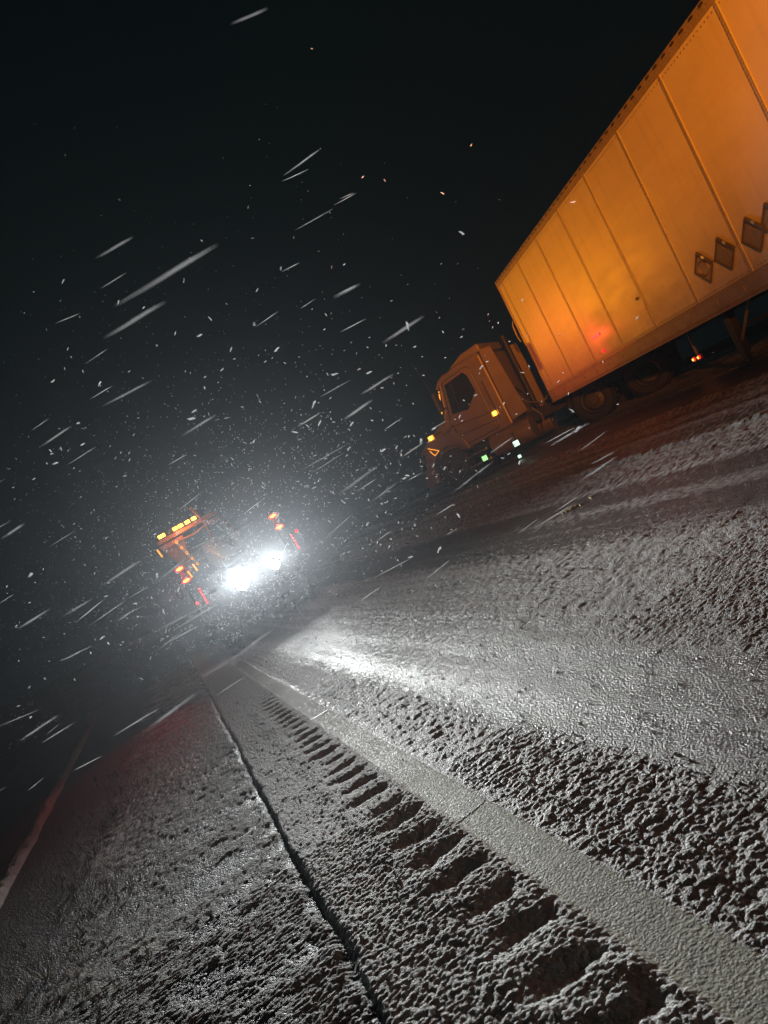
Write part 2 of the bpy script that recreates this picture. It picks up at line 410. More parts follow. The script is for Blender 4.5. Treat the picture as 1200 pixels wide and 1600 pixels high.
# ------------------------------------------------------------------ shared vehicle materials
m_rub = mat('tyre_rubber', (0.025, 0.025, 0.025), 0.8, bump=0.4, bscale=30)
m_rim = mat('dull_steel_rim', (0.08, 0.08, 0.08), 0.5, 0.5, bump=0.2)
m_blk = mat('black_chassis_steel', (0.025, 0.025, 0.027), 0.55, 0.2, bump=0.2)
m_chr = mat('worn_bright_metal', (0.55, 0.55, 0.56), 0.3, 0.9)
m_glass = mat('dark_cab_glass', (0.012, 0.016, 0.018), 0.12, 0.0, spec=0.3)
m_amb = mat('amber_lamp_lit', (0.8, 0.3, 0.02), 0.4, emit=(1, 0.40, 0.03), estr=9)
m_amb2 = mat('amber_glow', (0.8, 0.3, 0.03), 0.35, emit=(1, 0.36, 0.03), estr=1.6)  # glows by itself; also stands in for amber glints on reflectors and trims
m_redcore = mat('tail_lamp_core', (0.8, 0.1, 0.02), 0.4, emit=(1.0, 0.40, 0.04), estr=4)
m_red = mat('tail_lamp_lens', (0.6, 0.02, 0.02), 0.3, emit=(1, 0.02, 0.03), estr=1.2)
m_reddot = mat('red_reflection_glow', (0.6, 0.03, 0.03), 0.3, emit=(1, 0.05, 0.05), estr=1.6)
m_white = mat('work_lamp_lens', (0.9, 0.9, 0.9), 0.3, emit=(0.92, 0.97, 1.0), estr=30)

def wheel(parent, c, r=0.5, w_=0.28, name='wheel', axis=(0, 1, 0), out=1):
    we = bpy.data.objects.new(name, None); COL.objects.link(we); we.parent = parent; we.location = c
    h = w_ / 2
    t = MB().lathe([(r * 0.56, -h * .8), (r * 0.62, -h), (r * 0.88, -h), (r * 0.97, -h * .8), (r, -h * .5), (r, h * .5), (r * 0.97, h * .8), (r * 0.88, h), (r * 0.62, h), (r * 0.56, h * .8)], (0, 0, 0), axis, 36)
    for i in range(36):                                # tread blocks
        a = i / 36 * 2 * math.pi; ax = Vector(axis); e1 = ax.orthogonal().normalized(); e2 = ax.cross(e1)
        rad = e1 * math.cos(a) + e2 * math.sin(a); tan = ax.cross(rad)
        rot = Matrix((rad, tan, ax)).transposed()
        for sgn in (-1, 1): t.box(rad * (r * 1.005) + ax * (sgn * h * 0.42), (0.022, r * 0.11, h * 0.6), rot)
    t.build('tyre', m_rub, we, smooth=True)
    q = MB().lathe([(0.0, out * h * .35), (r * .2, out * h * .35), (r * .22, out * h * .1), (r * .42, out * h * .02), (r * .5, out * h * .7), (r * .57, out * h * .78), (r * .57, -out * h * .8)], (0, 0, 0), axis, 28)
    e1 = Vector(axis).orthogonal().normalized(); e2 = Vector(axis).cross(e1)
    for i in range(10):
        a = i / 10 * 6.283; p = (e1 * math.cos(a) + e2 * math.sin(a)) * (r * .3)
        q.cyl(p + Vector(axis) * out * h * .05, p + Vector(axis) * out * h * .28, 0.016, n=6)
    q.build('rim', m_rim, we, smooth=True)
    return we

# ------------------------------------------------------------------ semi trailer, seen along its left side
TD = Vector((math.sin(YAW - math.atan2(105, 1150)), math.cos(YAW - math.atan2(105, 1150)), 0))   # its heading
TFRONT = F * 17.1 + R * (315.5 * 17.1 / 1150)
z_front = H + 46.0 * 17.1 / 1150
xax = (TD + Vector((0, 0, 25 / 1150))).normalized()         # local +x forward, origin: lower left front corner
yax = Vector((-xax.y, xax.x, 0)).normalized(); zax = xax.cross(yax).normalized()
MT = Matrix((xax, yax, zax)).transposed().to_4x4(); MT.translation = Vector((TFRONT.x, TFRONT.y, z_front))
trailer = empty('semi_trailer', MT, 'long pale box trailer lit orange, with riveted side panels and diamond placard holders', 'trailer')
TL, TW, TH = 16.15, 2.55, 2.90

def skin_mat():
    m = bpy.data.materials.new('trailer_skin'); m.use_nodes = True
    nt = m.node_tree; n = nt.nodes; L = nt.links; p = n['Principled BSDF']
    tc = n.new('ShaderNodeTexCoord'); gm = n.new('ShaderNodeNewGeometry')
    mp = n.new('ShaderNodeMapping'); mp.inputs['Scale'].default_value = (0.6, 1, 2.2); L.new(tc.outputs['Object'], mp.inputs[0])
    n1 = n.new('ShaderNodeTexNoise'); n1.inputs['Scale'].default_value = 1.6; n1.inputs['Detail'].default_value = 8; n1.inputs['Roughness'].default_value = 0.65
    n2 = n.new('ShaderNodeTexNoise'); n2.inputs['Scale'].default_value = 9; n2.inputs['Detail'].default_value = 9; n2.inputs['Roughness'].default_value = 0.75
    L.new(mp.outputs[0], n1.inputs[0]); L.new(tc.outputs['Object'], n2.inputs[0])
    sx = n.new('ShaderNodeSeparateXYZ'); L.new(tc.outputs['Object'], sx.inputs[0])
    mr = n.new('ShaderNodeMapRange'); mr.inputs[1].default_value = 1.1; mr.inputs[2].default_value = -0.1; L.new(sx.outputs[2], mr.inputs[0])
    ml = n.new('ShaderNodeMath'); ml.operation = 'MULTIPLY'; L.new(mr.outputs[0], ml.inputs[0]); L.new(n2.outputs['Fac'], ml.inputs[1])
    m2 = n.new('ShaderNodeMath'); m2.operation = 'MULTIPLY_ADD'; m2.inputs[1].default_value = 0.45; L.new(n1.outputs['Fac'], m2.inputs[0]); L.new(ml.outputs[0], m2.inputs[2])
    mx = n.new('ShaderNodeMix'); mx.data_type = 'RGBA'; mx.inputs[6].default_value = (0.62, 0.61, 0.58, 1); mx.inputs[7].default_value = (0.24, 0.21, 0.17, 1)
    ms = n.new('ShaderNodeMapping'); ms.inputs['Scale'].default_value = (7, 1, 0.6); L.new(tc.outputs['Object'], ms.inputs[0])
    n4 = n.new('ShaderNodeTexNoise'); n4.inputs['Scale'].default_value = 1.0; n4.inputs['Detail'].default_value = 7; L.new(ms.outputs[0], n4.inputs[0])
    r4 = n.new('ShaderNodeMapRange'); r4.inputs[1].default_value = 0.52; r4.inputs[2].default_value = 0.78; r4.inputs[4].default_value = 0.16; L.new(n4.outputs['Fac'], r4.inputs[0])
    a4 = n.new('ShaderNodeMath'); a4.operation = 'ADD'; a4.use_clamp = True; L.new(m2.outputs[0], a4.inputs[0]); L.new(r4.outputs[0], a4.inputs[1])
    L.new(a4.outputs[0], mx.inputs[0]); L.new(mx.outputs[2], p.inputs['Base Color'])
    p.inputs['Roughness'].default_value = 0.42; p.inputs['Metallic'].default_value = 0.25
    mr2 = n.new('ShaderNodeMapRange'); mr2.inputs[3].default_value = 0.34; mr2.inputs[4].default_value = 0.6; L.new(n1.outputs['Fac'], mr2.inputs[0]); L.new(mr2.outputs[0], p.inputs['Roughness'])
    b = n.new('ShaderNodeBump'); b.inputs['Strength'].default_value = 0.12; b.inputs['Distance'].default_value = 0.02
    L.new(n1.outputs['Fac'], b.inputs['Height']); L.new(b.outputs['Normal'], p.inputs['Normal'])
    return m
m_skin = skin_mat()
m_rail = mat('aluminium_rail', (0.24, 0.21, 0.18), 0.5, 0.3, var=0.35, scale=6, bump=0.15)
m_seam = mat('seam_strip', (0.36, 0.34, 0.31), 0.5, 0.4, var=0.3)
m_frame = mat('placard_frame', (0.10, 0.09, 0.08), 0.5, 0.4, var=0.4)
m_plate = mat('placard_plate', (0.16, 0.15, 0.14), 0.5, 0.3, var=0.35, scale=20)

seams = [0.0, 0.33, 1.61, 2.89] + [2.89 + 1.28 * k for k in range(1, 10)] + [TL]
for i, (a, b_) in enumerate(zip(seams[:-1], seams[1:])):
    mb = MB()
    xa_, xb_ = -a - 0.004, -b_ + 0.004
    dents = rnd.uniform(-0.002, 0.002)
    NX, NZ = 7, 9
    vs = []; fs = []
    for side in (0, 1):
        for ix in range(NX):
            for iz in range(NZ):
                x = xa_ + (xb_ - xa_) * ix / (NX - 1); z = 0.10 + (TH - 0.20) * iz / (NZ - 1)
                bul = math.sin(math.pi * ix / (NX - 1)) * math.sin(math.pi * iz / (NZ - 1))
                vs.append((x, (0.004 * bul + dents * math.sin(3 * z + i)) if side == 0 else -0.02, z))
    for ix in range(NX - 1):
        for iz in range(NZ - 1):
            q = ix * NZ + iz; fs.append((q, q + 1, q + NZ + 1, q + NZ)); o2 = NX * NZ; fs.append((o2 + q, o2 + q + NZ, o2 + q + NZ + 1, o2 + q + 1))
    mb.add(vs, fs); mb.build('side_panel', m_skin, trailer, smooth=True)
    if a > 0:
        MB().box((-a, 0.006, TH / 2), (0.055, 0.012, TH - 0.2)).build('seam_strip', m_seam, trailer, bevel=0.003)
def rivets(name, pts, r):
    mb = MB()
    for (x, y, z) in pts:
        vs = [(x + r * math.cos(t * math.pi / 3), y, z + r * math.sin(t * math.pi / 3)) for t in range(6)] + [(x, y + r * 0.7, z)]
        mb.add(vs, [(t, (t + 1) % 6, 6) for t in range(6)])
    o = mb.build(name, m_chr, trailer); o['kind'] = 'stuff'
rp = []
for a in seams[1:-1]:
    for dx in (-0.018, 0.018):
        k = 0.14
        while k < TH - 0.14: rp.append((-a + dx, 0.012, k)); k += 0.045
k = 0.05
while k < TL - 0.05:
    rp.append((-k, 0.022, TH - 0.05)); rp.append((-k, 0.006, TH - 0.16)); rp.append((-k - .02, 0.032, 0.07)); rp.append((-k, 0.006, 0.15)); k += 0.075
rivets('rivets', rp, 0.0115)
MB().prism([(0.020, TH - 0.11), (0.020, TH - 0.012), (0.034, TH - 0.006), (0.034, TH + 0.02), (-0.03, TH + 0.03), (-0.03, TH - 0.11)], 0.02, -TL, 'x').build('top_rail', m_rail, trailer)
MB().prism([(0.030, -0.10), (0.030, 0.10), (0.018, 0.115), (-0.02, 0.115), (-0.02, -0.16), (0.045, -0.16), (0.045, -0.14)], 0.02, -TL, 'x').build('bottom_rail', m_rail, trailer)
for k in range(26): MB().box((-0.3 - k * 0.62, 0.036, -0.02), (0.09, 0.014, 0.07)).build('rail_clip', m_rail, trailer)
mb = MB()
for k in range(75): mb.box((-0.12 - k * 0.215, 0.040, TH - 0.012), (0.07, 0.014, 0.022))
mb.build('rail_notches', m_blk, trailer)['kind'] = 'stuff'
MB().box((0.0, -0.01, TH / 2), (0.09, 0.07, TH + 0.06)).build('corner_post', m_rail, trailer, bevel=0.02)
MB().box((0.0, -TW + 0.01, TH / 2), (0.09, 0.07, TH + 0.06)).build('corner_post', m_rail, trailer, bevel=0.02)
MB().box((0.02, -TW / 2, TH / 2), (0.03, TW - 0.1, TH)).build('nose_panel', m_skin, trailer, bevel=0.01)
MB().box((-TL / 2, -TW / 2, TH + 0.006), (TL, TW - 0.08, 0.01)).build('roof', m_rail, trailer)
MB().box((-TL / 2, -TW / 2, -0.01), (TL, TW - 0.08, 0.04)).build('floor', m_blk, trailer)
MB().box((-TL / 2, -TW + 0.01, TH / 2), (TL, 0.02, TH - 0.05)).build('far_side_wall', m_skin, trailer)
MB().box((-TL + 0.01, -TW / 2, TH / 2), (0.03, TW - 0.1, TH)).build('rear_door', m_skin, trailer)
for k in range(26):
    MB().box((-0.45 - k * 0.6, -TW / 2, -0.10), (0.06, TW - 0.1, 0.12)).build('crossmember', m_blk, trailer)
for s_ in (-1, 1):
    lg = MB().box((-6.55, -TW / 2 + s_ * 0.85, -0.50), (0.13, 0.13, 0.62)).build('landing_leg', m_blk, trailer, bevel=0.01)
    MB().box((-6.55, -TW / 2 + s_ * 0.85, -0.82), (0.09, 0.09, 0.26)).build('inner_leg', m_blk, lg)
    MB().box((-6.55, -TW / 2 + s_ * 0.85, -0.95), (0.28, 0.26, 0.03)).build('foot', m_blk, lg)
MB().tube([(-6.55, -TW / 2 - .85, -.45), (-6.55, -TW / 2 + .85, -.45)], 0.025).build('cross_brace', m_blk, trailer)
MB().tube([(-7.15, -TW / 2 + .85, -.12), (-6.60, -TW / 2 + .85, -.62)], 0.022).build('diagonal_brace', m_rail, trailer)
for x_ in (-12.6, -13.85):
    for s_ in (0, 1):
        wheel(trailer, (x_, -0.2 if s_ == 0 else -TW + 0.2, -0.66), 0.5, 0.30, out=1 if s_ == 0 else -1)
    MB().cyl((x_, -0.1, -0.66), (x_, -TW + 0.1, -0.66), 0.07).build('axle', m_blk, trailer)
# a pair of lit red lamps on a hanger under the floor
MB().box((-4.45, -1.0, -0.42), (0.03, 0.03, 0.5)).build('lamp_hanger', m_rail, trailer)
hb = MB().box((-4.45, -0.975, -0.62), (0.34, 0.03, 0.10)).build('lamp_or_glow_bracket', m_blk, trailer, bevel=0.01)
for dx in (-0.085, 0.085):
    q = MB().lathe([(0.0, 0.028), (0.03, 0.024), (0.038, 0.0)], (-4.45 + dx, -0.96, -0.62), (0, 1, 0), 14).build('lamp', m_red, trailer, smooth=True)
    MB().lathe([(0.0, 0.012), (0.018, 0.008), (0.024, 0.0)], (-4.45 + dx, -0.93, -0.62), (0, 1, 0), 12).build('lamp_core', m_redcore, q)
# glowing red strip painted in for the tail lamps' reflection on the side
mk = MB().box((-3.4, 0.022, 0.56), (0.34, 0.012, 0.045)).build('reflection_strip', m_reddot, trailer, bevel=0.005)
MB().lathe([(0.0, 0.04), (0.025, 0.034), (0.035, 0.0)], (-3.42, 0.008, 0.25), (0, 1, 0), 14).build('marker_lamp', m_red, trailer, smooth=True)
MB().lathe([(0.0, 0.03), (0.02, 0.026), (0.028, 0.0)], (-5.3, 0.008, 0.68), (0, 1, 0), 12).build('marker_lamp', m_frame, trailer, smooth=True)
# gladhand bracket at the nose and a bent rod
MB().tube([(0.05, 0.03, 1.95), (0.13, 0.05, 1.85), (0.17, 0.05, 1.6), (0.14, 0.04, 1.45)], 0.018).build('grab_rod', m_rail, trailer)
# diamond placard holders
def placard(x, z, octa=False, s_=0.165):
    hd = MB(); D = s_ * 1.414
    outer = [(0, D), (D, 0), (0, -D), (-D, 0)]; inner = [(p[0] * .9, p[1] * .9) for p in outer]
    vs = [(x + p[0], y, z + p[1]) for y in (0.012, 0.030) for ring in (outer, inner) for p in ring]
    fs = []
    for i in range(4):
        j = (i + 1) % 4
        fs += [(8 + i, 8 + j, 12 + j, 12 + i), (i, j, 8 + j, 8 + i), (4 + j, 4 + i, 12 + i, 12 + j), (i, 4 + i, 4 + j, j)]
    hd.add(vs, fs)
    h_ = hd.build('placard_holder', m_frame, trailer)
    MB().prism([(x + p[0] * .89, z + p[1] * .89) for p in outer], 0.010, 0.017, 'y').build('placard_plate', m_plate if not octa else m_rail, h_)
    c45 = math.cos(math.pi / 4)
    rot = Matrix.Rotation(math.radians(45), 3, 'Y')
    MB().box((x - D * .5 * 1.0 + .012, 0.032, z + D * .5 - .012), (s_ * 1.85, 0.022, 0.05), Matrix.Rotation(math.radians(-45), 3, 'Y')).build('clip_bar', m_frame, h_, bevel=0.004)
    MB().box((x - D * .5 + .0, 0.048, z + D * .5), (0.05, 0.02, 0.03), Matrix.Rotation(math.radians(-45), 3, 'Y')).build('clip', m_chr, h_)
    MB().tube([(x - .07, .026, z + .02), (x - .015, .026, z + .075)], .006, 5).build('rivet_bar', m_rail, h_)
    MB().tube([(x - .09, .026, z - .06), (x - .02, .026, z - .11)], .005, 5).build('rivet_bar', m_rail, h_)
    if octa:
        pts = [(x + .11 * math.cos(i * math.pi / 4 + .39), .024, z - .01 + .11 * math.sin(i * math.pi / 4 + .39)) for i in range(9)]
        MB().tube(pts, .009, 6).build('octagon_ring', m_chr, h_)
for x_, oc in ((-7.2, True), (-7.71, False), (-8.33, False), (-8.72, False)): placard(x_, 0.50, oc)

# ------------------------------------------------------------------ day cab tractor, folded round to the left of the trailer nose
az = math.radians(-41)
hd_ = Vector((math.sin(az), math.cos(az), 0))
FBUM = F * 19.3 + R * (84 * 19.3 / 1150)                    # front bumper centre of its near side
left = Vector((-hd_.y, hd_.x, 0))
orig = Vector((FBUM.x, FBUM.y, 0)) - left * 1.15 
MX = Matrix((hd_, left, Vector((0, 0, 1)))).transposed().to_4x4(); MX.translation = Vector((orig.x, orig.y, 1.16))
tractor = empty('tractor_truck', MX, 'pale day cab tractor truck standing skewed in front of the orange lit trailer', 'truck')
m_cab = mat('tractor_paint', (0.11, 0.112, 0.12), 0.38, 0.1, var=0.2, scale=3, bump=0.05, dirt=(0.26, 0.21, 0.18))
m_fair = mat('sleeper_fairing_paint', (0.22, 0.19, 0.17), 0.5, 0.1, var=0.25, scale=3)
def arc(cx, cz, r, a0, a1, n=12):
    return [(cx + r * math.cos(math.radians(a0 + (a1 - a0) * i / n)), cz + r * math.sin(math.radians(a0 + (a1 - a0) * i / n))) for i in range(n + 1)]
# hood: lofted cross sections, narrower at the nose
hood = MB(); secs = []
for (x, zt, hw, zb) in ((0.0, 1.18, 0.62, 0.62), (-0.05, 1.38, 0.72, 0.62), (-0.22, 1.54, 0.80, 0.66), (-0.6, 1.70, 0.86, 0.9), (-1.15, 1.90, 0.96, 1.0)):
    secs.append([(x, -hw, zb), (x, -hw, zt - .25), (x, -hw * .86, zt - .07), (x, -hw * .5, zt), (x, hw * .5, zt), (x, hw * .86, zt - .07), (x, hw, zt - .25), (x, hw, zb)])
vs = [p for s_ in secs for p in s_]; fs = [(i * 8 + j, i * 8 + j + 1, (i + 1) * 8 + j + 1, (i + 1) * 8 + j) for i in range(4) for j in range(7)]
fs += [tuple(range(8)), tuple(range(39, 31, -1))] + [(i * 8 + 7, i * 8, (i + 1) * 8, (i + 1) * 8 + 7) for i in range(4)]
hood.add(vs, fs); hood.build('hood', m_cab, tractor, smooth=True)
for s_ in (1, -1):
    pr = [(0.02, 0.36), (0.03, 0.72), (-0.04, 1.04), (-0.18, 1.28), (-0.42, 1.43), (-0.8, 1.47), (-1.25, 1.38), (-1.42, 1.10), (-1.48, 0.80)] + arc(-0.86, 0.52, 0.60, 152, 24, 12)[0:] + [(-0.30, 0.36)]
    y0, y1 = (0.80, 1.15) if s_ == 1 else (-1.15, -0.80)
    MB().prism(pr, y0, y1, 'y').build('fender', m_cab, tractor, bevel=0.03)
    hl = MB().prism([(0.02, 0.80), (0.0, 1.02), (-0.12, 1.20), (-0.24, 1.22), (-0.2, 1.02), (-0.1, 0.82)], s_ * 1.152, s_ * 1.165, 'y').build('headlight', m_glass, tractor)
    MB().box((-0.13, s_ * 1.17, 1.0), (0.03, 0.01, 0.26), Matrix.Rotation(.35, 3, 'Y')).build('headlight_trim', m_chr, hl)
    wheel(tractor, (-0.86, s_ * 1.0, 0.5), 0.5, 0.28, out=s_)
MB().prism([(0.10, 0.30), (0.12, 0.62), (0.0, 0.66), (-0.12, 0.62), (-0.12, 0.30)], -1.16, 1.16, 'y').build('bumper', m_cab, tractor, bevel=0.03)
gr = MB().box((0.02, 0, 0.95), (0.05, 0.95, 0.6)).build('grille', m_blk, tractor, bevel=0.01)
for k in range(6): MB().box((0.055, 0, 0.72 + k * 0.09), (0.02, 0.9, 0.02)).build('grille_bar', m_chr, gr)
# cab shell as side profile; the door is a piece of its own on each side
cabp = [(-1.12, 0.82), (-1.12, 1.86), (-1.20, 1.92), (-1.40, 2.62), (-1.62, 2.76), (-2.10, 2.84), (-2.62, 2.84), (-2.70, 2.78), (-2.72, 0.86)]
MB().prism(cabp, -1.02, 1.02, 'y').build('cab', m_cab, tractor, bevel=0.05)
MB().prism([(-1.205, 1.98), (-1.385, 2.58), (-1.36, 2.59), (-1.18, 1.99)], -0.92, 0.92, 'y').build('windshield', m_glass, tractor)
for s_ in (1, -1):
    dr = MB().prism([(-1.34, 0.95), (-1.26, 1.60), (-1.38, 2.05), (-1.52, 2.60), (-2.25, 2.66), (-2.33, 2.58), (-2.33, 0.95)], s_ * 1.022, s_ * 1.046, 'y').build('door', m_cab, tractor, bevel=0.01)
    MB().prism([(-1.40, 1.78), (-1.55, 2.52), (-2.12, 2.58), (-2.20, 2.46), (-2.22, 2.02), (-1.84, 1.70)], s_ * 1.048, s_ * 1.056, 'y').build('window', m_glass, dr)
    MB().tube([(-1.62, s_ * 1.055, 1.80), (-1.74, s_ * 1.055, 2.54)], 0.012, 6).build('window_divider', m_blk, dr)
    MB().box((-2.2, s_ * 1.06, 1.45), (0.16, 0.03, 0.04)).build('handle', m_chr, dr)
    # grab handle along the rear cab edge
    MB().tube([(-2.48, s_ * 1.06, 1.15), (-2.50, s_ * 1.10, 1.2), (-2.50, s_ * 1.10, 2.1), (-2.48, s_ * 1.06, 2.15)], 0.014, 6).build('grab_handle', m_blk, tractor)
    mr = MB().box((-1.30, s_ * 1.30, 2.20), (0.10, 0.20, 0.52)).build('mirror', m_blk, tractor, bevel=0.03)
    MB().tube([(-1.35, s_ * 1.04, 2.42), (-1.30, s_ * 1.28, 2.36)], 0.015, 6).build('mirror_arm', m_blk, mr)
    MB().tube([(-1.35, s_ * 1.04, 1.98), (-1.30, s_ * 1.28, 2.02)], 0.015, 6).build('mirror_arm', m_blk, mr)
    MB().box((-1.55, s_ * 1.02, 0.62), (0.62, 0.28, 0.05)).build('step', m_chr, tractor, bevel=0.01)
    MB().box((-1.55, s_ * 1.02, 0.36), (0.62, 0.28, 0.05)).build('step', m_chr, tractor, bevel=0.01)
    MB().cyl((-1.95, s_ * 0.86, 0.58), (-3.1, s_ * 0.86, 0.58), 0.29, n=24).build('fuel_tank', m_rail, tractor, bevel=0.02)
    MB().prism([(-2.745, 0.95), (-2.745, 2.86), (-3.05, 2.80), (-3.18, 1.0)], s_ * 1.0, s_ * 1.03, 'y').build('side_extender', m_fair, tractor)
MB().box((-1.16, 0.0, 1.93), (0.06, 1.8, 0.03)).build('wiper_cowl', m_blk, tractor)
for s_ in (1, -1):
    MB().tube([(-1.33, s_ * 1.047, 0.95), (-1.25, s_ * 1.047, 1.60), (-1.37, s_ * 1.047, 2.05), (-1.51, s_ * 1.047, 2.61), (-2.26, s_ * 1.047, 2.67), (-2.34, s_ * 1.047, 2.58), (-2.34, s_ * 1.047, 0.94), (-1.33, s_ * 1.047, 0.94)], 0.009, 5).build('door_seal', m_blk, tractor)
    MB().box((-2.56, s_ * 1.03, 1.75), (0.22, 0.012, 0.9)).build('rear_quarter_panel', m_fair, tractor, bevel=0.01)
    MB().cyl((-0.95, s_ * 0.97, 1.52), (-1.28, s_ * 1.0, 1.62), 0.10, 0.12, 14).build('air_cleaner', m_fair, tractor)
for k in range(5): MB().box((-1.52, -0.7 + 0.35 * k, 2.80), (0.09, 0.09, 0.05)).build('roof_marker', m_frame, tractor, bevel=0.01)
# roof visor, fairing, marker lamps
MB().prism([(-1.26, 2.55), (-1.40, 2.70), (-1.60, 2.78), (-1.62, 2.74), (-1.44, 2.62), (-1.30, 2.50)], -1.0, 1.0, 'y').build('sun_visor', m_cab, tractor, bevel=0.01)
MB().prism([(-1.75, 2.84), (-2.2, 3.02), (-2.72, 3.06), (-2.74, 2.84)], -0.85, 0.85, 'y').build('roof_fairing', m_fair, tractor, bevel=0.05)
for s_ in (1,):
    for (x, z, r_) in ((-2.42, 1.30, 0.055), (-0.62, 1.50, 0.05)):
        hs = MB().box((x, s_ * (1.05 if x < -2 else 1.17), z), (0.17, 0.03, 0.12)).build('marker_housing', m_amb2, tractor, bevel=0.01)
        MB().lathe([(0, .03), (r_ * .8, .02), (r_, 0)], (x, s_ * (1.065 if x < -2 else 1.185), z), (0, s_, 0), 12).build('marker_lamp', m_amb, hs)
# self-lit amber strips standing in for beacon glints, then plain trim
MB().tube([(-1.14, 1.045, 1.92), (-1.24, 1.045, 2.18), (-1.34, 1.045, 2.46)], 0.014, 6).build('pillar_glint', m_amb2, tractor)
MB().tube([(-0.40, 1.165, 1.30), (-0.66, 1.165, 1.12), (-0.50, 1.165, 1.05), (-0.42, 1.165, 1.22)], 0.008, 5).build('fender_glint', m_amb2, tractor)
MB().tube([(-1.2, 1.035, 1.0), (-2.6, 1.035, 1.02)], 0.02, 6).build('sill_trim', m_rail, tractor)
MB().tube([(-0.45, 1.0, 1.55), (-1.3, 1.06, 1.50), (-2.35, 1.06, 1.36)], 0.008, 5).build('body_line', m_blk, tractor)
MB().tube([(-0.10, 1.16, 1.16), (-1.3, 1.06, 1.22), (-2.4, 1.06, 1.14)], 0.008, 5).build('body_line', m_blk, tractor)
MB().tube([(-1.22, 1.02, 2.0), (-1.05, 1.14, 3.4)], 0.006, 5).build('antenna', m_blk, tractor)
# running gear behind the cab
for s_ in (1, -1):
    MB().box((-3.9, s_ * 0.43, 0.80), (5.4, 0.09, 0.26)).build('frame_rail', m_blk, tractor, bevel=0.01)
    for x in (-4.7, -6.0):
        wheel(tractor, (x, s_ * 0.97, 0.5), 0.5, 0.46, out=s_)
    MB().prism([(-4.3, 1.02), (-4.1, 0.5), (-4.14, 0.5), (-4.34, 1.02)], s_ * 0.75, s_ * 1.2, 'y').build('mud_flap', m_blk, tractor)
    MB().tube([(-3.3, s_ * 1.02, 1.0), (-3.45, s_ * 1.05, 0.75), (-3.4, s_ * 1.05, 0.45)], 0.02, 6).build('side_rail', m_rail, tractor)
for x in (-4.7, -6.0): MB().cyl((x, -0.8, 0.5), (x, 0.8, 0.5), 0.09).build('axle', m_blk, tractor)
MB().prism([(-4.6, 0.93), (-4.75, 1.08), (-5.9, 1.08), (-6.1, 0.93)], -0.45, 0.45, 'y').build('fifth_wheel', m_blk, tractor, bevel=0.02)
MB().tube([(-2.8, 0.25, 1.7), (-3.1, 0.5, 1.2), (-3.5, 0.65, 1.0), (-3.9, 0.7, 1.25), (-4.1, 0.6, 1.75)], 0.018, 6).build('air_hose', m_rail, tractor)
MB().tube([(-2.8, -0.1, 1.7), (-3.2, 0.2, 1.05), (-3.7, 0.35, .98), (-4.0, 0.3, 1.7)], 0.018, 6).build('air_hose', m_blk, tractor)
MB().cyl((-2.9, -0.7, 0.9), (-2.9, -0.7, 3.1), 0.07).build('exhaust_stack', m_blk, tractor)
# green-white glowing squares on small boxes low on its side
m_green = mat('green_glow', (0.5, 0.9, 0.5), 0.4, emit=(0.42, 1.0, 0.40), estr=1.1)
m_green2 = mat('pale_green_glow', (0.7, 0.9, 0.8), 0.4, emit=(0.62, 1.0, 0.80), estr=1.3)
for (x, z, w1, mm) in ((-1.72, 0.42, 0.14, m_green), (-2.62, 0.40, 0.15, m_green2), (-2.55, 0.08, 0.085, m_green2)):
    b_ = MB().box((x, 1.19, z), (w1 + .05, 0.05, w1 + .03)).build('glow_box', m_blk, tractor, bevel=0.01)
    MB().box((x, 1.22, z), (w1, 0.02, w1 * .9)).build('glow_square', mm, b_, bevel=0.008)
    MB().box((x, 1.14, z + .13), (0.03, 0.03, 0.30)).build('lamp_or_glow_bracket', m_blk, b_)

